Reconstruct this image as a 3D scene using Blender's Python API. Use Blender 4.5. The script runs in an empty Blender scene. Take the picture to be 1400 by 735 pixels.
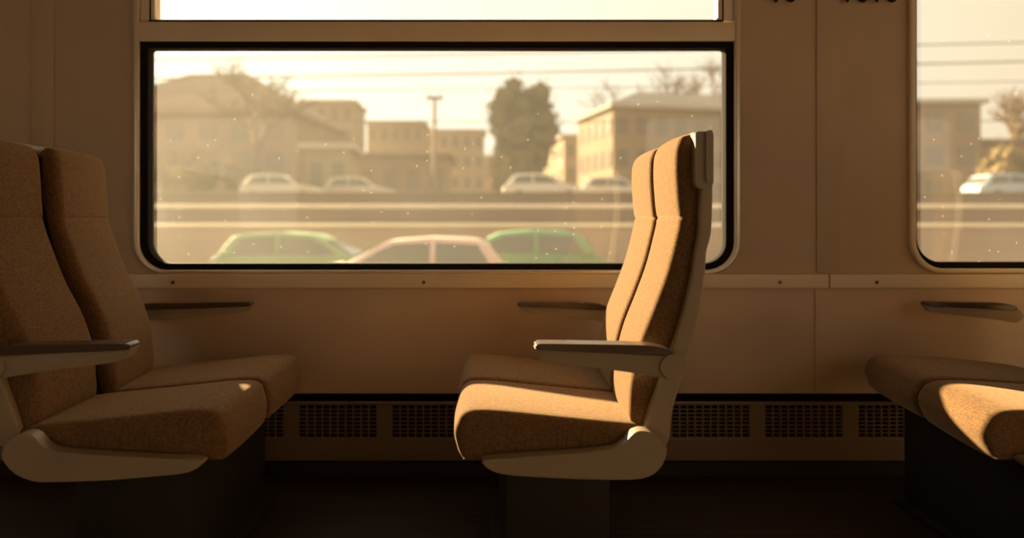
import bpy, bmesh, math, random
from mathutils import Vector, Matrix
random.seed(7)
C = bpy.context.scene.collection
F = 924.0; VX = 658.0; VY = 300.0; ZC = 1.05; DW = 2.80   # focal in pixels, vanishing point, eye height, wall distance
PI = math.pi
def lin(c):
    return tuple(((v/255)/12.92 if v/255 <= .04045 else (((v/255)+.055)/1.055)**2.4) for v in c)
def X(px, d=DW): return (px-VX)/F*d
def Z(py, d=DW): return ZC+(VY-py)/F*d

# ------------------------------------------------------------------ materials
def mat(name, col, rough=.6, spec=.5, metal=0, sheen=0, coat=0, var=.0, vscale=8, stretch=(1,1,1), bump=0, bscale=200, col2=None, thr=None):
    m = bpy.data.materials.new(name); m.use_nodes = True
    nt = m.node_tree; b = nt.nodes['Principled BSDF']
    b.inputs['Roughness'].default_value = rough
    b.inputs['Specular IOR Level'].default_value = spec
    b.inputs['Metallic'].default_value = metal
    if sheen:
        b.inputs['Sheen Weight'].default_value = sheen; b.inputs['Sheen Roughness'].default_value = .45
        b.inputs['Sheen Tint'].default_value = (1, .75, .5, 1)
    if coat: b.inputs['Coat Weight'].default_value = coat
    b.inputs['Base Color'].default_value = (*col, 1)
    if var or col2 or bump:
        tc = nt.nodes.new('ShaderNodeTexCoord'); mp = nt.nodes.new('ShaderNodeMapping')
        mp.inputs['Scale'].default_value = stretch
        nt.links.new(tc.outputs['Object'], mp.inputs['Vector'])
    if var or col2:
        n = nt.nodes.new('ShaderNodeTexNoise'); n.inputs['Scale'].default_value = vscale; n.inputs['Detail'].default_value = 5
        nt.links.new(mp.outputs[0], n.inputs['Vector'])
        r = nt.nodes.new('ShaderNodeValToRGB')
        a, z = thr or (.3, .7)
        r.color_ramp.elements[0].position = a; r.color_ramp.elements[1].position = z
        lo = tuple(c*(1-var) for c in col); hi = col2 or tuple(min(1, c*(1+var)) for c in col)
        r.color_ramp.elements[0].color = (*lo, 1); r.color_ramp.elements[1].color = (*hi, 1)
        nt.links.new(n.outputs['Fac'], r.inputs[0]); nt.links.new(r.outputs[0], b.inputs['Base Color'])
    if bump:
        n2 = nt.nodes.new('ShaderNodeTexNoise'); n2.inputs['Scale'].default_value = bscale; n2.inputs['Detail'].default_value = 3
        nt.links.new(mp.outputs[0], n2.inputs['Vector'])
        bp = nt.nodes.new('ShaderNodeBump'); bp.inputs['Strength'].default_value = bump; bp.inputs['Distance'].default_value = .002
        nt.links.new(n2.outputs['Fac'], bp.inputs['Height']); nt.links.new(bp.outputs[0], b.inputs['Normal'])
    return m

def fabric_mat():
    m = bpy.data.materials.new('seat_fabric'); m.use_nodes = True
    nt = m.node_tree; b = nt.nodes['Principled BSDF']; L = nt.links
    b.inputs['Roughness'].default_value = .95; b.inputs['Specular IOR Level'].default_value = .15
    b.inputs['Sheen Weight'].default_value = .35; b.inputs['Sheen Roughness'].default_value = .4
    b.inputs['Sheen Tint'].default_value = (1, .7, .42, 1)
    tc = nt.nodes.new('ShaderNodeTexCoord')
    def noise(sc, st, det=3):
        mp = nt.nodes.new('ShaderNodeMapping'); mp.inputs['Scale'].default_value = st
        L.new(tc.outputs['Object'], mp.inputs['Vector'])
        n = nt.nodes.new('ShaderNodeTexNoise'); n.inputs['Scale'].default_value = sc; n.inputs['Detail'].default_value = det
        L.new(mp.outputs[0], n.inputs['Vector']); return n.outputs['Fac']
    a = noise(34, (2, 2, 14)); c = noise(34, (13, 13, 1.5)); d = noise(150, (1, 1, 3), 2)
    ad = nt.nodes.new('ShaderNodeMath'); ad.operation = 'ADD'; L.new(a, ad.inputs[0]); L.new(c, ad.inputs[1])
    ad2 = nt.nodes.new('ShaderNodeMath'); ad2.operation = 'ADD'; L.new(ad.outputs[0], ad2.inputs[0]); L.new(d, ad2.inputs[1])
    dv = nt.nodes.new('ShaderNodeMath'); dv.operation = 'DIVIDE'; L.new(ad2.outputs[0], dv.inputs[0]); dv.inputs[1].default_value = 3
    r = nt.nodes.new('ShaderNodeValToRGB'); L.new(dv.outputs[0], r.inputs[0])
    r.color_ramp.elements[0].position = .40; r.color_ramp.elements[1].position = .60
    r.color_ramp.elements[0].color = (.110, .059, .029, 1); r.color_ramp.elements[1].color = (.240, .140, .064, 1)
    L.new(r.outputs[0], b.inputs['Base Color'])
    bp = nt.nodes.new('ShaderNodeBump'); bp.inputs['Strength'].default_value = .5; bp.inputs['Distance'].default_value = .0015
    L.new(dv.outputs[0], bp.inputs['Height']); L.new(bp.outputs[0], b.inputs['Normal'])
    return m

def glass_mat(name, base=.013, left=.030, x0=-1.4, x1=1.0):
    """Window pane with a film of dust and specks; extra veil at the left stands in for sun glare."""
    m = bpy.data.materials.new(name); m.use_nodes = True
    nt = m.node_tree; nt.nodes.clear(); L = nt.links
    out = nt.nodes.new('ShaderNodeOutputMaterial')
    tr = nt.nodes.new('ShaderNodeBsdfTransparent'); tr.inputs[0].default_value = (.97, .96, .93, 1)
    tl = nt.nodes.new('ShaderNodeBsdfTranslucent'); tl.inputs[0].default_value = (.90, .92, .86, 1)
    gl = nt.nodes.new('ShaderNodeBsdfGlossy'); gl.inputs['Roughness'].default_value = .03
    tc = nt.nodes.new('ShaderNodeTexCoord')
    n = nt.nodes.new('ShaderNodeTexNoise'); n.inputs['Scale'].default_value = 1.6; n.inputs['Detail'].default_value = 6
    L.new(tc.outputs['Object'], n.inputs['Vector'])
    sx = nt.nodes.new('ShaderNodeSeparateXYZ'); L.new(tc.outputs['Object'], sx.inputs[0])
    mr = nt.nodes.new('ShaderNodeMapRange'); L.new(sx.outputs['X'], mr.inputs[0])
    mr.inputs[1].default_value = x0; mr.inputs[2].default_value = x1; mr.inputs[3].default_value = base+left; mr.inputs[4].default_value = base  # veil thickens leftward, sun glare put into the pane itself
    mul = nt.nodes.new('ShaderNodeMath'); mul.operation = 'MULTIPLY'
    mr2 = nt.nodes.new('ShaderNodeMapRange'); L.new(n.outputs['Fac'], mr2.inputs[0])
    mr2.inputs[1].default_value = .3; mr2.inputs[2].default_value = .7; mr2.inputs[3].default_value = .8; mr2.inputs[4].default_value = 1.25
    L.new(mr.outputs[0], mul.inputs[0]); L.new(mr2.outputs[0], mul.inputs[1])
    vo = nt.nodes.new('ShaderNodeTexVoronoi'); vo.inputs['Scale'].default_value = 26; L.new(tc.outputs['Object'], vo.inputs['Vector'])
    lt = nt.nodes.new('ShaderNodeMath'); lt.operation = 'LESS_THAN'; L.new(vo.outputs['Distance'], lt.inputs[0]); lt.inputs[1].default_value = .075
    vc = nt.nodes.new('ShaderNodeSeparateColor'); L.new(vo.outputs['Color'], vc.inputs[0])
    gt = nt.nodes.new('ShaderNodeMath'); gt.operation = 'GREATER_THAN'; L.new(vc.outputs[0], gt.inputs[0]); gt.inputs[1].default_value = .72
    sp = nt.nodes.new('ShaderNodeMath'); sp.operation = 'MULTIPLY'; L.new(lt.outputs[0], sp.inputs[0]); L.new(gt.outputs[0], sp.inputs[1])
    sp2 = nt.nodes.new('ShaderNodeMath'); sp2.operation = 'MULTIPLY'; L.new(sp.outputs[0], sp2.inputs[0]); sp2.inputs[1].default_value = .15
    ad = nt.nodes.new('ShaderNodeMath'); ad.operation = 'ADD'; L.new(mul.outputs[0], ad.inputs[0]); L.new(sp2.outputs[0], ad.inputs[1])
    mx = nt.nodes.new('ShaderNodeMixShader'); L.new(ad.outputs[0], mx.inputs[0]); L.new(tr.outputs[0], mx.inputs[1]); L.new(tl.outputs[0], mx.inputs[2])
    fr = nt.nodes.new('ShaderNodeMixShader'); fr.inputs[0].default_value = .04
    L.new(mx.outputs[0], fr.inputs[1]); L.new(gl.outputs[0], fr.inputs[2])
    L.new(fr.outputs[0], out.inputs[0])
    return m

M = {}
M['fabric'] = fabric_mat()
M['shell'] = mat('beige_plastic', (.36, .29, .20), .5, .4, var=.05, vscale=5)
M['pad'] = mat('dark_brown_plastic', (.085, .052, .030), .32, .5)
M['wall'] = mat('tan_laminate', (.56, .43, .29), .5, .35, var=.05, vscale=3, bump=.05, bscale=90)
M['wall2'] = mat('lower_laminate', (.66, .49, .34), .55, .35, var=.06, vscale=3, bump=.05, bscale=90)
M['trim'] = mat('tan_trim', (.80, .67, .49), .38, .5, var=.03, vscale=4)
M['lip'] = mat('pale_anodised_trim', (.70, .60, .46), .25, .7, metal=.35)
M['rubber'] = mat('black_rubber', (.016, .013, .010), .9, .12)
M['screw'] = mat('dark_screw', (.12, .08, .05), .35, .5, metal=.7)
M['heater'] = mat('heater_enamel', (.22, .155, .095), .5, .4, var=.06, vscale=6)
M['dark'] = mat('dark_metal', (.022, .018, .014), .6, .3)
M['void'] = mat('dark_recess', (.010, .008, .006), .9, .1)
M['floor'] = mat('dark_brown_floor', (.028, .017, .011), .6, .3, var=.45, vscale=3, stretch=(.5, 14, 1))
M['ceil'] = mat('cream_ceiling', (.42, .34, .25), .7)
M['glass'] = glass_mat('dusty_glare_glass')
M['glass2'] = glass_mat('evenly_dusty_glass', .018, .0)

# ------------------------------------------------------------------ object helpers
ROOT = {}
def link(name, me, m, parent=None):
    o = bpy.data.objects.new(name, me); C.objects.link(o)
    if m is not None and not me.materials: me.materials.append(m)
    if parent is not None:
        o.parent = parent
        r = parent
        while r.parent: r = r.parent
        me.transform(Matrix.Translation(-Vector(r.location)))
    return o
def from_bm(name, bm, m, parent=None, smooth=True, angle=40):
    bmesh.ops.recalc_face_normals(bm, faces=bm.faces[:])
    me = bpy.data.meshes.new(name); bm.to_mesh(me); bm.free()
    if smooth:
        me.shade_smooth()
        me.set_sharp_from_angle(angle=math.radians(angle))
    return link(name, me, m, parent)
def thing(name, label, cat, loc, group=None):
    o = bpy.data.objects.new(name, None); C.objects.link(o); o.location = loc; o.empty_display_size = .1
    o['label'] = label; o['category'] = cat
    if group: o['group'] = group
    return o
def tag(o, label, cat, group=None):
    o['label'] = label; o['category'] = cat
    if group: o['group'] = group
    return o
def struct(o): o['kind'] = 'structure'; return o
def sroot(name, loc=(0, 0, 0)):
    o = bpy.data.objects.new(name, None); C.objects.link(o); o.location = loc; o['kind'] = 'structure'; return o
def box(bm, x0, x1, y0, y1, z0, z1, bev=0, seg=2):
    r = bmesh.ops.create_cube(bm, size=1)
    v = r['verts']
    bmesh.ops.scale(bm, verts=v, vec=(x1-x0, y1-y0, z1-z0))
    bmesh.ops.translate(bm, verts=v, vec=((x0+x1)/2, (y0+y1)/2, (z0+z1)/2))
    if bev:
        e = {e for q in v for e in q.link_edges}
        bmesh.ops.bevel(bm, geom=list(e), offset=bev, segments=seg, affect='EDGES', profile=.5)
def boxo(name, m, parent, *a, **k):
    bm = bmesh.new(); box(bm, *a, **k); return from_bm(name, bm, m, parent)
def prism(bm, prof, y0, y1, bev=0, seg=2):
    """extrude an X-Z outline from y0 to y1, with rounded rims"""
    A = sum(prof[i][0]*prof[(i+1) % len(prof)][1]-prof[(i+1) % len(prof)][0]*prof[i][1] for i in range(len(prof)))
    if A < 0: prof = prof[::-1]
    nb = len(bm.verts)
    a = [bm.verts.new((x, y0, z)) for x, z in prof]; b = [bm.verts.new((x, y1, z)) for x, z in prof]
    f1 = bm.faces.new(a); f2 = bm.faces.new(b[::-1])
    n = len(prof)
    for i in range(n): bm.faces.new((a[i], b[i], b[(i+1) % n], a[(i+1) % n]))
    if bev:
        bmesh.ops.bevel(bm, geom=list(f1.edges)+list(f2.edges), offset=bev, segments=seg, affect='EDGES', profile=.5, clamp_overlap=True)
def prismo(name, m, parent, prof, y0, y1, bev=0, seg=3, angle=40):
    bm = bmesh.new(); prism(bm, prof, y0, y1, bev, seg); return from_bm(name, bm, m, parent, angle=angle)
def cyl(bm, p, q, r0, r1=None, n=12, caps=True):
    p, q = Vector(p), Vector(q); d = q-p
    if d.length < 1e-6: return
    r1 = r0 if r1 is None else r1
    res = bmesh.ops.create_cone(bm, cap_ends=caps, segments=n, radius1=r0, radius2=max(r1, 1e-4), depth=d.length)
    rot = d.to_track_quat('Z', 'Y').to_matrix().to_4x4()
    bmesh.ops.transform(bm, matrix=Matrix.Translation((p+q)/2) @ rot, verts=res['verts'])
def catmull(pts, closed=True, k=5):
    n = len(pts); out = []
    rng = range(n) if closed else range(n-1)
    for i in rng:
        p0, p1, p2, p3 = (pts[(i-1) % n], pts[i], pts[(i+1) % n], pts[(i+2) % n]) if closed else \
            (pts[max(i-1, 0)], pts[i], pts[i+1], pts[min(i+2, n-1)])
        for j in range(k):
            t = j/k
            out.append(tuple(.5*(2*b+(c-a)*t+(2*a-5*b+4*c-d)*t*t+(3*b-a-3*c+d)*t**3) for a, b, c, d in zip(p0, p1, p2, p3)))
    if not closed: out.append(tuple(pts[-1]))
    return out
def normals2(prof):
    n = len(prof); out = []
    for i in range(n):
        a, b = prof[i-1], prof[(i+1) % n]
        tx, tz = b[0]-a[0], b[1]-a[1]; l = math.hypot(tx, tz) or 1
        out.append((tz/l, -tx/l))
    sm = []
    for i in range(n):
        vx = sum(out[(i+k) % n][0] for k in range(-4, 5)); vz = sum(out[(i+k) % n][1] for k in range(-4, 5)); l = math.hypot(vx, vz) or 1
        sm.append((vx/l, vz/l))
    return sm
def loft(name, m, parent, prof, y0, y1, r=.025, crown=0.0, off=None, ztop=None, R=.05, soft=None):
    """upholstered body: closed X-Z outline carried across y with rounded rims, a soft crown and rounded upper corners"""
    A = sum(prof[i][0]*prof[(i+1) % len(prof)][1]-prof[(i+1) % len(prof)][0]*prof[i][1] for i in range(len(prof)))
    if A < 0: prof = prof[::-1]
    nr = normals2(prof)
    st = []
    for i in range(7):
        th = PI/2*i/6; st.append((y0+r*(1-math.cos(th)), r*(1-math.sin(th))))
    for i in range(1, 14): st.append((y0+r+(y1-y0-2*r)*i/14, 0))
    for i in range(7):
        th = PI/2*(6-i)/6; st.append((y1-r*(1-math.cos(th)), r*(1-math.sin(th))))
    bm = bmesh.new(); rings = []
    for y, ins in st:
        t = (y-y0)/(y1-y0)
        ins2 = ins-crown*max(0, math.sin(PI*t))**.7
        dy = min(y-y0, y1-y)
        ring = []
        for (x, z), (nx, nz) in zip(prof, nr):
            k = soft(nx, nz) if soft and ins > 0 else 1
            xx, zz = x-nx*ins2*k, z-nz*ins2*k
            if ztop is not None and dy < R and zz > ztop-R:
                h = math.sqrt(max(0, 1-((R-dy)/R)**2))
                zz = (ztop-R)+(zz-(ztop-R))*(.25+.75*h)
            if off: xx += off(xx, y)
            ring.append(bm.verts.new((xx, y, zz)))
        rings.append(ring)
    n = len(prof)
    for a, b in zip(rings, rings[1:]):
        for i in range(n): bm.faces.new((a[i], a[(i+1) % n], b[(i+1) % n], b[i]))
    bm.faces.new(rings[0][::-1]); bm.faces.new(rings[-1])
    return from_bm(name, bm, m, parent, angle=60)
def tube(name, m, parent, pts, r, n=6, closed=False):
    bm = bmesh.new(); rings = []
    N = len(pts); pts = [Vector(p) for p in pts]
    for i, p in enumerate(pts):
        t = (pts[(i+1) % N]-pts[i-1]) if closed else pts[min(i+1, N-1)]-pts[max(i-1, 0)]
        q = t.to_track_quat('Z', 'Y').to_matrix()
        rings.append([bm.verts.new(p+q @ Vector((r*math.cos(2*PI*k/n), r*math.sin(2*PI*k/n), 0))) for k in range(n)])
    for i in range(N if closed else N-1):
        a, b = rings[i], rings[(i+1) % N]
        for k in range(n): bm.faces.new((a[k], a[(k+1) % n], b[(k+1) % n], b[k]))
    if not closed: bm.faces.new(rings[0][::-1]); bm.faces.new(rings[-1])
    return from_bm(name, bm, m, parent)
def rrect(x0, x1, z0, z1, r=(0, 0, 0, 0), n=10):
    """rounded rectangle; radii bottom-left, bottom-right, top-right, top-left"""
    out = []
    for (cx, cz, a0, rr) in ((x0, z0, PI, r[0]), (x1, z0, 1.5*PI, r[1]), (x1, z1, 0, r[2]), (x0, z1, .5*PI, r[3])):
        ccx = cx+rr if cx == x0 else cx-rr; ccz = cz+rr if cz == z0 else cz-rr
        if rr == 0: out.append((cx, cz)); continue
        for i in range(n+1):
            a = a0+.5*PI*i/n; out.append((ccx+rr*math.cos(a), ccz+rr*math.sin(a)))
    return out
def plate(name, m, parent, outer, holes, y0, y1, bev=0, res=2):
    """flat plate in the X-Z plane from y0 to y1 with openings cut through it"""
    cu = bpy.data.curves.new(name, 'CURVE'); cu.dimensions = '2D'; cu.fill_mode = 'BOTH'
    for loop in [outer]+holes:
        s = cu.splines.new('POLY'); s.points.add(len(loop)-1); s.use_cyclic_u = True
        for p, (x, z) in zip(s.points, loop): p.co = (x, z, 0, 1)
    cu.extrude = (y1-y0)/2-bev; cu.bevel_depth = bev; cu.bevel_resolution = res; cu.offset = -bev
    o = bpy.data.objects.new('tmp', cu); C.objects.link(o)
    dg = bpy.context.evaluated_depsgraph_get(); dg.update()
    me = bpy.data.meshes.new_from_object(o.evaluated_get(dg))
    bpy.data.objects.remove(o); bpy.data.curves.remove(cu)
    me.name = name
    me.transform(Matrix.Translation((0, (y0+y1)/2, 0)) @ Matrix.Rotation(PI/2, 4, 'X'))
    bm = bmesh.new(); bm.from_mesh(me); bpy.data.meshes.remove(me)
    bmesh.ops.remove_doubles(bm, verts=bm.verts[:], dist=1e-5)
    return from_bm(name, bm, m, parent, angle=35)

# ------------------------------------------------------------------ carriage shell
XL, XR, YN, ZT = -4.6, 5.2, -1.3, 2.32
ZG = ZC-1.05
# window openings in the far wall
W1 = (X(192), X(1003), Z(369), 2.12); W2 = (X(1248.5), X(1248.5)+2.46, Z(367), 2.12); W0 = (X(192)-3.26, X(192)-.80, Z(369), 2.12)
def opening(w, r=38/330.): return rrect(w[0], w[1], w[2], w[3], (r, r, r, r))
zs = Z(393)
struct(plate('wall_far', M['wall'], None, [(XL, zs), (XR, zs), (XR, ZT), (XL, ZT)], [opening(W1), opening(W2), opening(W0)], DW, DW+.10))
wl = struct(boxo('wall_far_lower', M['wall2'], None, XL, XR, DW-.006, DW+.09, Z(537), zs+.006, bev=.001))
wl.name = 'wall_far'
struct(boxo('wall_far', M['void'], None, XL, XR, DW+.02, DW+.09, ZG, Z(537)))  # near-black colour stands in for shade in the gap above the heater
struct(boxo('floor', M['floor'], None, XL, XR, YN-.1, DW+.09, -.08, 0))
struct(boxo('ceiling', M['ceil'], None, XL, XR, YN-.1, DW+.1, ZT, ZT+.06))
struct(boxo('wall_left', M['wall'], None, XL-.06, XL, YN-.1, DW+.1, 0, ZT))
struct(boxo('wall_right', M['wall'], None, XR, XR+.06, YN-.1, DW+.1, 0, ZT))
nh = []
for a_, b_ in ((-3.9, -1.9), (1.7, 4.9)): nh.append(rrect(a_, b_, .95, 2.1, (.1,)*4))  # unseen openings, spaced so that fill light enters from the sides
struct(plate('wall_near', M['wall'], None, [(XL, 0), (XR, 0), (XR, ZT), (XL, ZT)], nh, YN-.1, YN))

# cover strips over the joints of the wall panels
def strip(n, px0, px1, py0, py1, m, t=.007):
    o = struct(boxo('trim_%d' % n, m, None, X(px0), X(px1), DW-t, DW+.001, Z(py1), Z(py0), bev=.0025)); return o
def strip2(n, px0, px1, py0, py1, m, t=.012):
    return struct(boxo('trim_%d' % n, m, None, X(px0), X(px1), DW-t, DW-.005, Z(py1), Z(py0), bev=.002))
strip(1, 1115.5, 1148, -140, 372, M['wall'])
strip(2, 44, 75, -140, 372, M['wall'])
strip2(3, 1112.5, 1143, 396, 536, M['wall2'])
# sill rail running under the windows, two lengths meeting at a joint, with screws
for i, (a, b, sc) in enumerate(((-860, 1129.5, (240, 580, 1063)), (1130.8, 2160, (1194, 1560)))):
    r = sroot('trim_%d' % (4+i), (X(a), DW, Z(393)))
    prismo('rail', M['trim'], r, [(X(a), Z(393)), (X(b), Z(393)), (X(b), Z(374)), (X(a), Z(374))], DW-.024, DW+.0, .004)
    for s in sc:
        bm = bmesh.new(); cyl(bm, (X(s), DW-.021, Z(385)), (X(s), DW-.027, Z(385)), .0085, .007, 16)
        bmesh.ops.create_cube(bm, size=.003, matrix=Matrix.Translation((X(s), DW-.027, Z(385))) @ Matrix.Diagonal((4, 1, .7, 1)))
        from_bm('screw', bm, M['screw'], r)

# windows --------------------------------------------------------------
def window_unit(n, w, transom):
    x0, x1, z0, z1 = w
    r = sroot('window_%d' % n, ((x0+x1)/2, DW, z0))
    u = 1/330.
    ro = 38*u
    plate('window_trim', M['lip'] if transom else M['trim'], r, rrect(x0-8*u, x1+8*u, z0-6*u, z1+8*u, (ro+7*u,)*4), [rrect(x0+.5*u, x1-.5*u, z0+.5*u, z1-.5*u, (ro,)*4)], DW-.020, DW+.004, .007)
    g = (11*u if transom else 4.5*u); gb = 9*u
    if transom:
        zt = Z(30)
        plate('gasket', M['rubber'], r, rrect(x0, x1, z0, Z(56), (ro, ro, 0, 0)), [rrect(x0+g, x1-g, z0+gb, Z(66), (30*u, 30*u, 4*u, 4*u))], DW-.004, DW+.05, .002)
        bm = bmesh.new()
        prism(bm, [(x0, Z(57)), (x1, Z(57)), (x1, Z(31)), (x0, Z(31))], DW-.018, DW+.05, .005)
        from_bm('transom', bm, M['trim'], r)
        f = plate('hopper_frame', M['trim'], r, rrect(x0+1*u, x1-1*u, Z(28.5), z1, (0,)*4), [rrect(X(212.5), X(980.5), Z(27), z1-.05, (.012,)*4)], DW-.006, DW+.045, .003)
        plate('gasket', M['rubber'], r, rrect(X(205), X(988), Z(31), Z(28), (0,)*4), [], DW-.010, DW+.0, .0)
        for a in (205.5, 986.5):
            boxo('gasket', M['rubber'], r, X(a), X(a+2), DW-.0075, DW+.0, Z(28), z1)
        boxo('window_pane', M['glass'], r, x0+.02, x1-.02, DW+.032, DW+.036, z0+.015, Z(60))
        boxo('window_pane', M['glass'], r, X(209), X(984), DW+.022, DW+.026, Z(30)+.004, z1-.03)
    else:
        plate('gasket', M['rubber'], r, rrect(x0, x1, z0, z1, (ro,)*4), [rrect(x0+g, x1-g, z0+gb, z1-.03, (ro-5*u,)*4)], DW-.004, DW+.05, .002)
        boxo('window_pane', M['glass2'], r, x0+.01, x1-.01, DW+.032, DW+.036, z0+.015, z1-.01)
window_unit(1, W1, True); window_unit(2, W2, False); window_unit(3, W0, False)

# heater along the foot of the wall -------------------------------------
ht = thing('wall_heater', 'long brown heater casing with slotted grilles along the foot of the wall', 'heater', (0, DW, ZC-.99))
slots = [(410+127*k, 515+127*k) for k in range(-8, 12)]
yb = DW-.012
holes = [rrect(X(a), X(b), Z(596), Z(553), (.003,)*4, 3) for a, b in slots]
plate('casing', M['heater'], ht, [(XL+.02, Z(628)), (XR-.02, Z(628)), (XR-.02, Z(549)), (XL+.02, Z(549))], holes, yb, DW+.004, .0015)
boxo('backing', M['void'], ht, XL+.02, XR-.02, DW+.005, DW+.012, Z(628), Z(549))
boxo('top_ledge', M['heater'], ht, XL+.02, XR-.02, yb-.006, DW+.004, Z(551), Z(548), bev=.002)
boxo('seam_strip', M['heater'], ht, XL+.02, XR-.02, yb-.004, yb+.001, Z(601), Z(599.3), bev=.001)
for a, b in slots:
    bm = bmesh.new(); x0, x1 = X(a), X(b); z0, z1 = Z(596), Z(553)
    for i in range(1, 10):
        xx = x0+(x1-x0)*i/10; box(bm, xx-.003, xx+.003, yb+.001, DW-.001, z0, z1)
    for j in range(1, 8):
        zz = z0+(z1-z0)*j/8; box(bm, x0, x1, yb+.002, DW, zz-.0024, zz+.0024)
    from_bm('grille', bm, M['heater'], ht, smooth=False)
struct(boxo('baseboard_far', M['dark'], None, XL, XR, DW-.03, DW+.02, 0, Z(629)))

# coat hooks at the top of the wall pillar
for px, lab in ((1068, 'small dark coat hook at the top edge of the pillar beside the large window'), (1165, 'small dark coat hook at the top edge just right of the joint strip'), (1205, 'small dark coat hook at the top edge closest to the right window')):
    h = thing('coat_hook', lab, 'coat hook', (X(px), DW, Z(-12)))
    boxo('back_plate', M['dark'], h, X(px)-.022, X(px)+.022, DW-.008, DW, Z(-4), Z(-24), bev=.003)
    for s in (-1, 1):
        x = X(px)+s*.026
        tube('prong', M['dark'], h, catmull([(X(px)+s*.012, DW-.006, Z(-8)), (x, DW-.014, Z(2)), (x+s*.010, DW-.030, Z(3.5)), (x+s*.016, DW-.042, Z(-4))], False, 5), .006, 8)

# ------------------------------------------------------------------ seats
TH = [(.24, .030), (.20, .048), (.083, .060), (.02, .053), (-.085, .056), (-.138, .063), (-.25, .078), (-.349, .083), (-.441, .070), (-.52, .045), (-.60, .03)]
SH = [(.24, .035), (.20, .040), (.083, .028), (.02, .031), (-.085, .027), (-.138, .030), (-.25, .040), (-.349, .046), (-.441, .052), (-.52, .060), (-.63, .06)]
def interp(tab, z):
    if z >= tab[0][0]: return tab[0][1]
    for (a, va), (b, vb) in zip(tab, tab[1:]):
        if z >= b: return va+(vb-va)*(a-z)/(a-b)
    return tab[-1][1]
YA0, YA1, YB0, YB1 = 1.82, 2.135, 2.165, 2.52     # backrests, aisle and window side
CA0, CA1, CB0, CB1 = 1.80, 2.175, 2.18, 2.59      # cushions

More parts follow.
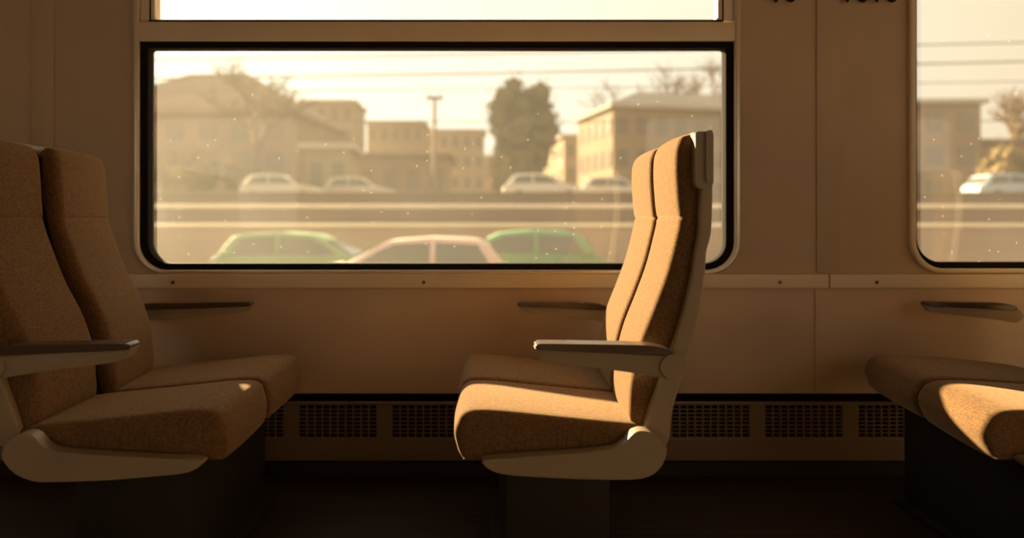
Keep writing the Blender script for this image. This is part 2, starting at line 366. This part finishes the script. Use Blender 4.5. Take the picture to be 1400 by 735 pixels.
def build_seat(s, front, skew, cush, shear, brk, arm, arm_w, ped, label, LW=.349):
    """s=+1: sits facing left (its rear lies to the right); coordinates are metres relative to eye level"""
    xs = [p[0] for p in brk]
    root = thing('train_seat', label, 'seat', ((min(xs)+max(xs))/2, 2.17, 0), 'double seats by the window')
    z = lambda v: v+ZC
    zt = max(p[1] for p in front)+.035
    # upholstered backrest outline: front line down, then up the rear
    fr = [(x, zz) for x, zz in front]
    plain = [(x, q) for x, q in front if abs(q-.006) > .013]
    rear = []
    for zz in (-.50, -.42, -.349, -.25, -.138, -.085, .02, .083, .15, .20):
        xf = interp([(q, p) for p, q in plain], zz)
        rear.append((xf+s*interp(TH, zz), zz))
    xt = fr[0][0]
    prof = [(xt+s*.030, zt-.001), (xt+s*.012, zt-.009)]+fr+[(fr[-1][0]+s*.030, fr[-1][1]-.022)]+rear+[(xt+s*.054, zt-.008), (xt+s*.045, zt)]
    prof = [(a, z(b)) for a, b in prof]
    sm = catmull(prof, True, 5)
    off = lambda x, y: skew*(y-1.97)
    for (a, b) in ((YA0, YA1), (YB0, YB1)):
        bo = off if (s > 0 or a == YA0) else (lambda x, y: skew*(y-1.97)+.030*(YB1-y)/(YB1-YB0))
        br = loft('backrest', M['fabric'], root, sm, a, b, r=.024, crown=.006, off=bo, ztop=z(zt), R=.035, soft=lambda nx, nz: 1-.9*min(1, max(0, (s*nx+.2)/.6)))
        # stitched edge line round the rim facing the aisle and the seam line across the head cushion
        nr = normals2(sm); A = sum(sm[i][0]*sm[(i+1) % len(sm)][1]-sm[(i+1) % len(sm)][0]*sm[i][1] for i in range(len(sm)))
        sg = 1 if A > 0 else -1
    # plastic back shell
    outl = []
    zs_ = (.205, .15, .083, .02, -.04, -.085, -.138, -.25, -.349, -.441, -.52, -.60)
    xf = lambda q: interp([(w, p) for p, w in plain], q)
    a = [(xf(q)+s*(interp(TH, q)-.004), q) for q in zs_]
    b = [(xf(q)+s*(interp(TH, q)+interp(SH, q)), q) for q in zs_]
    top = [(b[0][0]-s*.002, .222), (b[0][0]-s*.016, .236), (a[0][0]+s*.004, .238)]
    shell = a[::-1][:-1]+[(a[0][0], a[0][1])]+top[::-1]+b
    shp = catmull([(p, z(q)) for p, q in shell], True, 3)
    loft('back_shell', M['shell'], root, shp, YA0-.022, YB1+.01, r=.007, off=lambda x, y: skew*(y-1.97), ztop=z(.236), R=.03)
    # grab handle on the aisle side of the head
    hx0, hx1 = a[0][0]-s*.004, b[0][0]+s*.001
    lo, hi = min(hx0, hx1), max(hx0, hx1)
    w = hi-lo
    skn = skew*(YA0-1.97)
    gh = prismo('grab_handle', M['shell'], root, rrect(lo+skn, hi+skn, z(.080), z(.234), (w*.48, w*.48, .010, .010)), YA0-.027, YA0+.02, .005)
    c0 = (lo+hi)/2+skn
    prismo('grip', M['shell'], gh, rrect(min(c0+s*.002, c0+s*.020), max(c0+s*.002, c0+s*.020), z(.098), z(.236), (.009, .009, .007, .007)), YA0-.036, YA0-.024, .006)
    # cushions
    cs = catmull([(p, z(q)) for p, q in cush], True, 6)
    cx = [p for p, q in cush]; c_lo, c_hi = min(cx), max(cx)
    def coff(x, y):
        u = (x-c_lo)/(c_hi-c_lo); u = u if s < 0 else 1-u     # 1 at the front edge
        return shear*(y-1.80)*max(0, u)
    loft('seat_cushion', M['fabric'], root, cs, CA0, CA1, r=.026, crown=.006, off=coff, soft=lambda nx, nz: 1-.88*min(1, max(0, max(-nz-.35, s*nx-.1)/.6)))
    loft('seat_cushion', M['fabric'], root, cs, CB0, CB1, r=.026, crown=.004, off=coff, soft=lambda nx, nz: 1-.88*min(1, max(0, max(-nz-.35, s*nx-.1)/.6)))
    # seat pan under the cushions
    zb = min(q for p, q in cush)
    f0 = cush[0][0]
    c_lo += .79*shear
    pan = [(c_lo+.07, zb+.012), (c_hi-.07, zb+.012), (c_hi-.09, zb-.022), (c_lo+.12, zb-.022)]
    prismo('seat_pan', M['dark'], root, [(p, z(q)) for p, q in pan], 1.80, 2.56, .004)
    # curved side bracket, aisle side and window side
    bp = catmull([(p, z(q)) for p, q in brk], True, 4)
    sb = prismo('side_bracket', M['shell'], root, bp, 1.755, 1.795, .007, angle=50)
    prismo('side_bracket', M['shell'], root, [(p+.79*shear, q) for p, q in bp], 2.592, 2.62, .006, angle=50)
    kx = [p for p in brk]
    # armrests
    def armrest(tip, y0, y1, zoff, dz=0, L=.349, slim=1.0):
        t = tip
        g = lambda l: [(t+s*p, z(q+dz)) for p, q in l]
        body = [(.000, -.337), (.006, -.330), (.12, -.329), (.30, -.333), (L-.02, -.338), (L+.012, -.352), (L+.030, -.378), (L+.018, -.402), (L-.008, -.412), (L-.05, -.403), (.20, -.388), (.06, -.3705), (.035, -.366), (.012, -.358)]
        body = [(p, -.335+(q+.335)*slim) for p, q in body]
        ar = prismo('armrest', M['shell'], root, catmull(g(body), True, 4), y0+.006, y1-.006, .007, angle=50)
        pad = [(-.004, -.326), (.004, -.3195), (.03, -.3185), (.15, -.320), (.26, -.322), (L-.04, -.326), (L+.0, -.338), (L+.0, -.349), (L-.03, -.350), (.20, -.344), (.06, -.338), (.006, -.335)]
        if slim < 1: pad = [(p, q) for p, q in pad]
        prismo('arm_pad', M['pad'], ar, catmull(g(pad), True, 4), y0, y1, .006, angle=50)
        bm = bmesh.new(); c = (t+s*L, z(-.3785+dz))
        if slim == 1.0:
            cyl(bm, (c[0], y0+.008, c[1]), (c[0], y0-.002, c[1]), .0335, .032, 32)
            from_bm('pivot_cap', bm, M['shell'], ar)
        return ar
    armrest(arm, 1.735, 1.792, 0)
    armrest(arm_w, 2.645, 2.688, 0, -.004, LW, .85)
    # pedestal
    boxo('pedestal', M['dark'], root, ped[0], ped[1], 1.86, 2.5, 0.0, z(zb)-.02, bev=.012)
    boxo('pedestal_foot', M['dark'], root, ped[0]-.03, ped[1]+.03, 1.84, 2.52, 0.0, .02, bev=.006)
    return root

K = 1/525.
# middle seat, facing left
Fm = [(.537, .196), (.534, .165), (.534, .12), (.539, .05), (.5435, .016), (.5475, .006), (.5435, -.004), (.5395, -.028), (.512, -.136), (.478, -.23), (.438, -.333), (.415, -.431), (.409, -.50), (.412, -.545)]
Cm = [(-.064, -.545), (-.052, -.524), (-.022, -.513), (.05, -.515), (.18, -.528), (.30, -.540), (.42, -.552), (.455, -.565), (.46, -.60), (.44, -.622), (.30, -.634), (.10, -.640), (-.03, -.642), (-.052, -.636), (-.066, -.60), (-.071, -.57)]
Bm = [(659, 630.5), (668, 627.5), (700, 625), (760, 621), (800, 618), (838, 613), (853, 605), (862, 595), (872, 588.5), (886, 589), (898, 596), (909, 608), (911, 616), (906, 632), (895, 645), (878, 652.5), (850, 654.5), (789, 653.5), (720, 650), (690, 647), (670, 641)]
Bm = [((x-VX)*K, (VY-y)*K) for x, y in Bm]
build_seat(1, Fm, .045, Cm, .0, Bm, .143, .146, (.064, .354), 'brown double seat in the middle, facing left, its backrest in bright sun')
# left seat, facing right
Fl = [(-1.388, .196), (-1.383, .165), (-1.379, .115), (-1.375, .05), (-1.373, .016), (-1.3755, .006), (-1.371, -.004), (-1.365, -.028), (-1.348, -.075), (-1.303, -.19), (-1.256, -.28), (-1.234, -.333), (-1.214, -.40), (-1.207, -.47), (-1.206, -.545)]
Cl = [(-.694, -.545), (-.703, -.524), (-.73, -.513), (-.80, -.514), (-.92, -.527), (-1.05, -.540), (-1.20, -.555), (-1.25, -.568), (-1.255, -.60), (-1.23, -.622), (-1.05, -.634), (-.85, -.640), (-.71, -.642), (-.692, -.636), (-.686, -.60), (-.687, -.57)]
Bl = [(278, 632), (268, 627.5), (230, 626), (180, 623.5), (120, 620), (76, 616), (60, 609), (50, 598), (42, 592.5), (28, 592.5), (14, 601), (5, 613), (4, 622), (10, 634), (25, 648), (46, 656), (70, 657.5), (149, 655), (210, 650), (250, 646), (268, 640)]
Bl = [((x-VX)*K, (VY-y)*K) for x, y in Bl]
build_seat(-1, Fl, -.02, Cl, .0, Bl, -.907, -.906, (X(100, 1.86), X(262, 1.86)), 'brown double seat at the left edge, facing right, mostly in shade', .45)
# right seat, facing left, only its front inside the picture
dx = 1.59
Fr = [(a+dx, b) for a, b in Fm]
Cr = [(a+1.41+(.17 if a > .2 else .17*max(0, (a+.07)/.27)), b) for a, b in Cm]
Br = [(a+1.41, b) for a, b in Bm]
build_seat(1, Fr, .045, Cr, .155, Br, .143+1.60, .146+1.603, (1.56, 1.85), 'brown double seat at the right edge, only its cushion front and wall armrest visible')

# ------------------------------------------------------------------ outdoors
G = {}
G['ground'] = mat('brown_gravel', (.25, .18, .12), .95, .1, var=.3, vscale=.6, col2=(.36, .27, .19))
G['wallc'] = mat('brown_concrete', (.20, .14, .10), .9, .1, var=.2, vscale=.4, stretch=(.2, 1, 2))
G['wallp'] = mat('pinkish_concrete', (.42, .30, .22), .9, .1, var=.15, vscale=.4, stretch=(.2, 1, 2))
G['cap'] = mat('pale_coping', (.80, .72, .60), .8, .2, var=.08, vscale=1)
G['cap2'] = mat('yellowish_coping', (.68, .56, .38), .8, .2, var=.08, vscale=1)
G['plaster'] = mat('tan_plaster', (.31, .245, .175), .9, .1, var=.1, vscale=.2)
G['plaster2'] = mat('pale_plaster', (.36, .29, .21), .9, .1, var=.1, vscale=.2)
G['brick'] = mat('brown_render', (.30, .22, .15), .9, .1, var=.15, vscale=.3)
G['roof'] = mat('brown_roof_tiles', (.27, .19, .13), .85, .2, var=.15, vscale=.5)
G['roofp'] = mat('grey_roof', (.45, .40, .34), .8, .2, var=.1, vscale=.5)
G['win'] = mat('dull_window', (.17, .14, .11), .3, .5)
G['bark'] = mat('grey_bark', (.20, .14, .09), .9, .1)
G['leaf'] = mat('olive_leaves', (.12, .095, .042), .8, .2, var=.35, vscale=1.5)
G['bush'] = mat('brown_bush', (.22, .16, .08), .9, .1, var=.3, vscale=1)
G['steel'] = mat('weathered_steel', (.25, .19, .13), .6, .4, metal=.3)
G['wire'] = mat('dark_wire', (.16, .13, .10), .6, .3)
G['tyre'] = mat('tyre_rubber', (.02, .02, .02), .8, .2)
G['cglass'] = mat('car_window_glass', (.10, .10, .09), .1, .6)

def gbox(name, m, x0, x1, y0, y1, z0, z1, bev=0): return boxo(name, m, None, x0, x1, y0, y1, z0, z1, bev=bev)
Z0 = ZC-1.75
struct(gbox('ground', G['ground'], -150, 150, 3.2, 22.3, Z0-.3, Z0))
T1 = Z(307, 22); T2 = Z(279, 26); T3 = Z(262, 30); TG = ZC+.78
def lowwall(d, top, capm, bodym, label, depth, capz, base):
    o = thing('retaining_wall', label, 'wall', (0, d, base))
    boxo('wall_body', bodym, o, -70, 70, d, d+.35, base, top-capz)
    boxo('coping', capm, o, -70, 70, d-.08, d+.45, top-capz, top, bev=.03)
    return o
lowwall(22, T1, G['cap2'], G['wallp'], 'low pinkish wall with yellowish coping just behind the parked cars', .35, .10, Z0)
struct(gbox('ground', G['ground'], -150, 150, 22.3, 26.1, Z0, T1-.14))
lowwall(26, T2, G['cap'], G['wallc'], 'brown retaining wall topped by the bright white coping line', .35, .16, T1-.16)
struct(gbox('ground', G['ground'], -150, 150, 26.3, 30.1, Z0, T2-.20))
lowwall(30, T3, G['wallc'], G['wallc'], 'dark brown parapet wall at the foot of the buildings', .35, .15, T2-.22)
struct(gbox('ground', G['ground'], -400, 400, 30.3, 500, Z0, TG))
# steel rails on the terrace
for d, lab in ((24.0, 'steel rail lying on the terrace nearer the low pinkish wall'), (25.2, 'steel rail lying on the terrace nearer the brown retaining wall')):
    o = gbox('steel_rail', G['cap'], -60, 60, d, d+.08, T1-.14, T1+.03, .01); tag(o, lab, 'rail')

def building(name, pxA, dA, ang, w, dep, ptop, roofh, mw, mr, label, cols=6, rows=3, colsL=4, hip=True, parts=True, winw=1.3, overhang=.4, flat=False):
    """nearest corner at pixel column pxA and distance dA; u runs right along the front, v runs back"""
    a = math.radians(ang); u = Vector((math.cos(a), math.sin(a), 0)); v = Vector((-math.sin(a), math.cos(a), 0))
    A = Vector((X(pxA, dA), dA, TG)); zt = Z(ptop, dA); h = zt-TG
    c = A+u*w/2+v*dep/2
    r = thing(name, label, 'building', (c.x, c.y, TG))
    def P(i, j, z): return A+u*i+v*j+Vector((0, 0, z))
    bm = bmesh.new()
    b0 = [bm.verts.new(P(i, j, -.02)) for i, j in ((0, 0), (w, 0), (w, dep), (0, dep))]
    b1 = [bm.verts.new(P(i, j, h)) for i, j in ((0, 0), (w, 0), (w, dep), (0, dep))]
    bm.faces.new(b0[::-1]); bm.faces.new(b1)
    for k in range(4): bm.faces.new((b0[k], b0[(k+1) % 4], b1[(k+1) % 4], b1[k]))
    from_bm('outer_wall', bm, mw, r, smooth=False)
    bm = bmesh.new(); o = overhang
    q = [bm.verts.new(P(i, j, h)) for i, j in ((-o, -o), (w+o, -o), (w+o, dep+o), (-o, dep+o))]
    q2 = [bm.verts.new(P(i, j, h+.35)) for i, j in ((-o, -o), (w+o, -o), (w+o, dep+o), (-o, dep+o))]
    bm.faces.new(q[::-1])
    for k in range(4): bm.faces.new((q[k], q[(k+1) % 4], q2[(k+1) % 4], q2[k]))
    if flat or roofh == 0: bm.faces.new(q2)
    else:
        if w >= dep:
            ins = dep/2 if hip else 0
            r0, r1 = bm.verts.new(P(ins, dep/2, h+roofh)), bm.verts.new(P(w-ins, dep/2, h+roofh))
            bm.faces.new((q2[0], q2[1], r1, r0)); bm.faces.new((q2[1], q2[2], r1)); bm.faces.new((q2[2], q2[3], r0, r1)); bm.faces.new((q2[3], q2[0], r0))
        else:
            ins = w/2 if hip else 0
            r0, r1 = bm.verts.new(P(w/2, ins, h+roofh)), bm.verts.new(P(w/2, dep-ins, h+roofh))
            bm.faces.new((q2[0], q2[1], r0)); bm.faces.new((q2[1], q2[2], r1, r0)); bm.faces.new((q2[2], q2[3], r1)); bm.faces.new((q2[3], q2[0], r0, r1))
    from_bm('roof', bm, mr, r, smooth=False)
    def win(org, du, nrm, n, L):
        for i in range(n):
            for k in range(rows):
                p = org+du*(L*(i+.5)/n)+Vector((0, 0, h*(k+.62)/(rows+.15)))
                hw, hh = min(winw, L/n*.5)/2, h/(rows+.15)*.26
                bm = bmesh.new()
                f = []
                for dd in (.08, -.05):
                    f.append([bm.verts.new(p+du*sx*hw+Vector((0, 0, sz*hh))+nrm*dd) for sx, sz in ((-1, -1), (1, -1), (1, 1), (-1, 1))])
                bm.faces.new(f[0]); bm.faces.new(f[1][::-1])
                for q_ in range(4): bm.faces.new((f[0][q_], f[0][(q_+1) % 4], f[1][(q_+1) % 4], f[1][q_]))
                from_bm('window', bm, G['win'], r, smooth=False)
    if cols: win(A, u, -v, cols, w)
    if colsL: win(A, v, -u, colsL, dep)
    return r

building('large_house', 88, 48, -6, 16.6, 12, 160, 4.2, G['brick'], G['roof'], 'large brown house with a sloping roof at the left of the big window', 7, 3, 0, hip=True)
building('tower_block', 412, 95, 0, 7.4, 9, 140, 0, G['plaster'], G['roofp'], 'tan tower block rising behind the low house, left of centre', 4, 5, 0, flat=True)
building('garden_house', 418, 38, 4, 2.4, 4, 204, .5, G['plaster2'], G['roofp'], 'small pale house with low roof below the tower block', 2, 1, 2)
building('apartment_block', 502, 110, 0, 9.2, 10, 168, 0, G['plaster'], G['roofp'], 'flat roofed apartment block between the tower block and the tall post', 5, 4, 0, flat=True)
building('apartment_block', 583, 126, 0, 10.8, 10, 179, 0, G['plaster2'], G['roofp'], 'paler lower apartment block just right of the tall post', 5, 4, 0, flat=True)
building('workshop', 486, 60, 0, 8.2, 8, 214, .8, G['brick'], G['roof'], 'low brown workshop at the foot of the apartment blocks', 4, 1, 0)
building('apartment_house', 771, 80, 6, 3.4, 15, 188, .8, G['plaster2'], G['roofp'], 'narrow building with sunlit side right beside the round tree', 2, 3, 4)
building('corner_building', 838, 60, 12, 17, 9, 147, 2.4, G['plaster'], G['roofp'], 'large corner building with sunlit gable side behind the middle seat', 9, 3, 5)
building('brick_building', 1175, 52, -3, 9.0, 9, 143, 1.0, G['brick'], G['roofp'], 'square brown building with low roof seen through the right window', 4, 3, 0)
building('garage', 1341, 56, 0, 9, 7, 196, .8, G['brick'], G['roof'], 'low brown garage right of the square building in the right window', 3, 1, 0)
building('factory_hall', 655, 150, 0, 26, 12, 214, 0, G['plaster'], G['roofp'], 'low distant hall behind the round leafy tree', 6, 2, 0, flat=True)

# trees
def bare_tree(px, d, pbase, ptop, spread, label, seed, levels=5, th=.03):
    rnd = random.Random(seed)
    base = Vector((X(px, d), d, TG)); H = Z(ptop, d)-TG
    bm = bmesh.new()
    def grow(p, dr, L, r, lv):
        q = p+dr*L
        cyl(bm, p, q, r, r*.68, 6 if lv > 2 else 4, caps=False)
        if lv == 0: return
        for k in range(3 if lv > 1 else 4):
            ax = Vector((rnd.gauss(0, 1), rnd.gauss(0, 1), rnd.gauss(0, .35))).normalized()
            nd = (dr+ax*spread).normalized(); nd.z = abs(nd.z)*.8+.25; nd.normalize()
            grow(p+dr*L*rnd.uniform(.6, 1), nd, L*rnd.uniform(.62, .82), r*.6, lv-1)
    grow(base, Vector((0, 0, 1)), H*.30, H*th, levels)
    o = from_bm('bare_tree', bm, G['bark'], None)
    me = o.data; me.transform(Matrix.Translation(-base)); o.location = base
    return tag(o, label, 'tree')
bare_tree(352, 38, 250, 5, .75, 'tall bare tree in front of the large house', 3)
bare_tree(415, 72, 250, 80, .8, 'thin bare tree behind the large house, right of the tall bare tree', 5, 4)
bare_tree(935, 82, 250, -10, .7, 'tall bare tree rising behind the corner building', 8, 5, .016)
bare_tree(880, 92, 250, 5, .7, 'slender bare tree over the gable end of the corner building', 12, 5, .015)
bare_tree(1362, 70, 250, 60, .8, 'bare tree beside the square building in the right window', 15)
bare_tree(1392, 74, 250, 150, .8, 'smaller bare tree at the right edge of the picture', 21, 4)

def leafy_tree(px, d, x0, x1, ptop, pbot, label, seed, n=5200, name='leafy_tree', lm=None, trunk=True, pb=None):
    rnd = random.Random(seed)
    base = Vector((X(px, d), d, TG)); cx = X((x0+x1)/2, d); rx = (X(x1, d)-X(x0, d))/2
    zt, zb = Z(ptop, d), Z(pbot, d); cz = (zt+zb)/2; rz = (zt-zb)/2
    r = thing(name, label, 'tree' if trunk else 'bush', base)
    clumps = []
    for i in range(120):
        while True:
            v = Vector((rnd.uniform(-1, 1), rnd.uniform(-1, 1), rnd.uniform(-1, 1)))
            if abs(v.x)**3+abs(v.y)**3+abs(v.z)**3 < 1: break
        w = 1.0 if v.z > -.2 else .8
        clumps.append((Vector((cx+v.x*rx*.76*w, d+v.y*rx*.8, cz+v.z*rz*.84)), rnd.uniform(.20, .32)*rx))
    bm = bmesh.new()
    for c, s in clumps:
        bmesh.ops.create_icosphere(bm, subdivisions=1, radius=s*.9, matrix=Matrix.Translation(c))
    for i in range(n):
        c, s = rnd.choice(clumps)
        v = Vector((rnd.gauss(0, 1), rnd.gauss(0, 1), rnd.gauss(0, 1))).normalized()
        p = c+v*s*rnd.uniform(.8, 1.6)
        a = Vector((rnd.gauss(0, 1), rnd.gauss(0, 1), rnd.gauss(0, 1))).normalized(); b = v.cross(a).normalized(); L = .028*rx+.06
        vs = [bm.verts.new(p+a*L*i_+b*L*.6*j_) for i_, j_ in ((-1, 0), (0, -1), (1, 0), (0, 1))]
        bm.faces.new(vs)
    me_o = from_bm('crown', bm, lm or G['leaf'], r, smooth=False)
    if trunk:
        bm = bmesh.new()
        cyl(bm, base, (base.x+.1, d, cz), .045*rx*2, .02*rx*2, 10)
        for k in range(7):
            v = Vector((rnd.uniform(-1, 1)*rx*.6, rnd.uniform(-1, 1)*rx*.6, rnd.uniform(.1, .7)*rz))
            cyl(bm, (base.x, d, cz-rz*.7), Vector((cx, d, cz))+v, .03*rx, .01*rx, 6)
        from_bm('trunk', bm, G['bark'], r)
    return r
leafy_tree(715, 45, 662, 770, 106, 262, 'large round leafy tree in the middle of the window view', 4)
for k, (a, b, t, lab, dd) in enumerate(((206, 300, 205, 'brown bush below the large house at the left window edge', 36), (304, 345, 216, 'brown bush left of the tall bare tree', 36),
        (668, 700, 205, 'small bush at the left foot of the round leafy tree', 40), (1345, 1420, 200, 'dark bush before the low garage in the right window', 44), (1010, 1180, 190, 'wide bush behind the pillar between the windows', 46))):
    leafy_tree((a+b)/2, dd, a, b, t, 272, lab, 30+k, 1800, 'garden_bush', G['bush'], trunk=False)

# tall post with crosspiece
d = 40; pr = thing('utility_pole', 'tall utility pole with a short crosspiece left of the round tree', 'pole', (X(594, d), d, TG))
bm = bmesh.new(); cyl(bm, (X(594, d), d, TG), (X(594, d), d, Z(132, d)), .16, .11, 10); from_bm('pole', bm, G['steel'], pr)
boxo('crosspiece', G['steel'], pr, X(583, d), X(606, d), d-.2, d-.06, Z(137, d), Z(132, d), bev=.02)
for sx in (586, 603):
    bm = bmesh.new(); cyl(bm, (X(sx, d), d-.13, Z(132, d)), (X(sx, d), d-.13, Z(127, d)), .06, .04, 8); from_bm('insulator', bm, G['cap'], pr)
# overhead wires, running on well past both edges of the picture
dw = 27
for py, rr, sl, lab in ((64, .03, .02, 'overhead wire, topmost of the four, crossing the right window'), (90, .035, .02, 'overhead wire, second from the top across the sky'), (114, .02, .012, 'thin overhead wire, third from the top across the sky'), (163, .022, 0, 'overhead wire, lowest of the four, crossing before the buildings')):
    z = Z(py, dw)
    pts = [(-115+240*i/48, dw, z+.0006*((-115+240*i/48)-5)**2*.25-.1+sl*((-115+240*i/48)-10)) for i in range(49)]
    o = tube('overhead_wire', G['wire'], None, pts, rr, 6)
    me = o.data; me.transform(Matrix.Translation((0, -dw, -z))); o.location = (0, dw, z); tag(o, lab, 'wire')

# cars
CARS = {}
def car(x, y, zg, col, label, face=1, group=None, L=4.3, H=1.45, rot=0):
    key = col
    if key not in CARS: CARS[key] = mat('car_paint', col, .55, .4)
    pm = CARS[key]
    r = thing('parked_car', label, 'car', (x, y, zg), group)
    r.rotation_euler = (0, 0, 0)
    def T(p): return (p[0]*face*L/4.3, p[1])
    s = L/4.3
    body = [(-2.13, .32), (-2.15, .62), (-2.08, .86), (-1.7, .93), (-1.15, .95), (.95, .95), (1.55, .88), (2.0, .74), (2.13, .55), (2.12, .32), (1.75, .22), (-1.8, .22)]
    def widen(bm, wb, wt, zlo, zhi):
        for v in bm.verts:
            t = min(1, max(0, (v.co.z-zlo)/(zhi-zlo))); w = wb+(wt-wb)*t
            v.co.y = v.co.y*w
            e = abs(v.co.x)/(2.15*s)
            if e > .8: v.co.y *= 1-.25*(e-.8)/.2
            v.co.x += x; v.co.y += y; v.co.z += zg
    bm = bmesh.new(); prism(bm, catmull([(p*face*s, q*H/1.45) for p, q in body], True, 4), -1, 1, .05, 3); widen(bm, .86, .80, .4, 1.0)
    bd = from_bm('body', bm, pm, r, angle=50)
    cab = [(-1.95, .92), (-1.62, 1.34), (-1.35, 1.43), (-.5, 1.46), (.25, 1.40), (.5, 1.28), (1.12, .92)]
    bm = bmesh.new(); prism(bm, [(p*face*s, q*H/1.45) for p, q in cab], -1, 1, .05, 3); widen(bm, .80, .60, .92, 1.45)
    from_bm('cabin', bm, pm, r, angle=50)
    for gl in ([(-1.62, .98), (-1.42, 1.32), (-.62, 1.37), (-.62, .98)], [(-.52, .98), (-.52, 1.37), (.15, 1.33), (.42, 1.22), (.80, .98)]):
        bm = bmesh.new(); prism(bm, [(p*face*s, q*H/1.45) for p, q in gl], -1.02, 1.02, .01, 1); widen(bm, .80, .615, .92, 1.45)
        from_bm('side_window', bm, G['cglass'], r)
    for gl in ([(.53, 1.28), (.60, 1.285), (1.13, .97), (1.06, .965)], [(-1.93, .97), (-1.69, 1.29), (-1.63, 1.28), (-1.86, .965)]):
        bm = bmesh.new(); prism(bm, [((p+.01*(1 if p > 0 else -1))*face*s, q*H/1.45) for p, q in gl], -.88, .88, .005, 1); widen(bm, .80, .60, .92, 1.45)
        from_bm('windscreen', bm, G['cglass'], r)
    for wx in (-1.32, 1.32):
        for wy in (-.80, .80):
            bm = bmesh.new(); cyl(bm, (x+wx*face*s, y+wy-.1, zg+.31), (x+wx*face*s, y+wy+.1, zg+.31), .31, .31, 20); w = from_bm('wheel', bm, G['tyre'], r)
            bm = bmesh.new(); cyl(bm, (x+wx*face*s, y+wy-.108, zg+.31), (x+wx*face*s, y+wy+.108, zg+.31), .18, .18, 14); from_bm('hubcap', bm, G['cap'], w)
    return r
dc = 14
def carx(px, d=dc): return X(px, d)
zc_ = Z0
car(carx(392), 15.9, zc_, (.20, .33, .17), 'green car parked in front of the low wall, left of the pale car')
car(carx(560), 13.4, zc_, (.70, .52, .48), 'pale pinkish white car parked between the two green cars', face=-1, H=1.40)
car(carx(702), 15.9, zc_, (.15, .33, .17), 'green car parked right of the pale car, nearest the middle seat', face=-1, H=1.50)
# cars up behind the parapet
for px, d, col, lab in ((742, 33, (.75, .72, .68), 'pale car parked beyond the parapet at the foot of the round tree'), (842, 35.6, (.70, .66, .60), 'pale car parked beyond the parapet before the corner building'),
                        (385, 33.5, (.72, .66, .54), 'cream car parked beyond the parapet under the tall bare tree'), (492, 35.6, (.66, .58, .48), 'beige car parked beyond the parapet before the workshop'),
                        (1385, 33, (.45, .55, .66), 'pale blue car parked beyond the parapet in the right window')):
    car(X(px, d), d+.2, TG, col, lab, L=3.9 if px != 838 else 3.6, H=1.45 if px != 838 else 1.15)

# ------------------------------------------------------------------ light
SK, SS = .80, .46
sun = bpy.data.lights.new('low_sun', 'SUN'); so = bpy.data.objects.new('low_sun', sun); C.objects.link(so)
sun.energy = 20; sun.color = (1, .76, .44); sun.angle = math.radians(.9)
so.location = (-8, 12, 6)
so.rotation_euler = Vector((SK, -1, -SS)).to_track_quat('-Z', 'Y').to_euler()
w = bpy.data.worlds.new('evening_sky'); bpy.context.scene.world = w; w.use_nodes = True
nt = w.node_tree; bg = nt.nodes['Background']; L = nt.links
tc = nt.nodes.new('ShaderNodeTexCoord')
dp = nt.nodes.new('ShaderNodeVectorMath'); dp.operation = 'DOT_PRODUCT'
L.new(tc.outputs['Generated'], dp.inputs[0]); dp.inputs[1].default_value = Vector((-SK, 1, SS)).normalized()
rp = nt.nodes.new('ShaderNodeValToRGB'); L.new(dp.outputs['Value'], rp.inputs[0])
cr = rp.color_ramp
mr = nt.nodes.new('ShaderNodeMapRange'); L.new(dp.outputs['Value'], mr.inputs[0]); mr.inputs[1].default_value = -1; mr.inputs[2].default_value = 1
L.new(mr.outputs[0], rp.inputs[0])
cr.elements[0].position = .0; cr.elements[0].color = (.90, .76, .59, 1)
cr.elements[1].position = 1.0; cr.elements[1].color = (1.35, 1.25, 1.02, 1)
e = cr.elements.new(.55); e.color = (.66, .54, .39, 1)
e = cr.elements.new(.78); e.color = (.90, .83, .67, 1)
e = cr.elements.new(.93); e.color = (1.05, .99, .84, 1)
L.new(rp.outputs[0], bg.inputs[0]); bg.inputs[1].default_value = 1.0

# ------------------------------------------------------------------ camera
cam = bpy.data.cameras.new('camera'); co = bpy.data.objects.new('camera', cam); C.objects.link(co)
co.location = (0, 0, ZC); co.rotation_euler = (PI/2, 0, 0)
cam.sensor_width = 36; cam.lens = F/1400*36
cam.shift_x = (700-VX)/1400; cam.shift_y = -(367.5-VY)/1400
cam.clip_start = .05; cam.clip_end = 1000
cam.dof.use_dof = True; cam.dof.focus_distance = 2.15; cam.dof.aperture_fstop = 1.1
sc = bpy.context.scene; sc.camera = co
sc.view_settings.view_transform = 'Standard'; sc.view_settings.look = 'None'
sc.view_settings.gamma = 1; sc.view_settings.use_curve_mapping = False
sc.view_settings.exposure = 0.30
sc.cycles.use_denoising = True
sc.cycles.max_bounces = 10; sc.cycles.diffuse_bounces = 6; sc.cycles.transparent_max_bounces = 16
sc.cycles.sample_clamp_indirect = 6
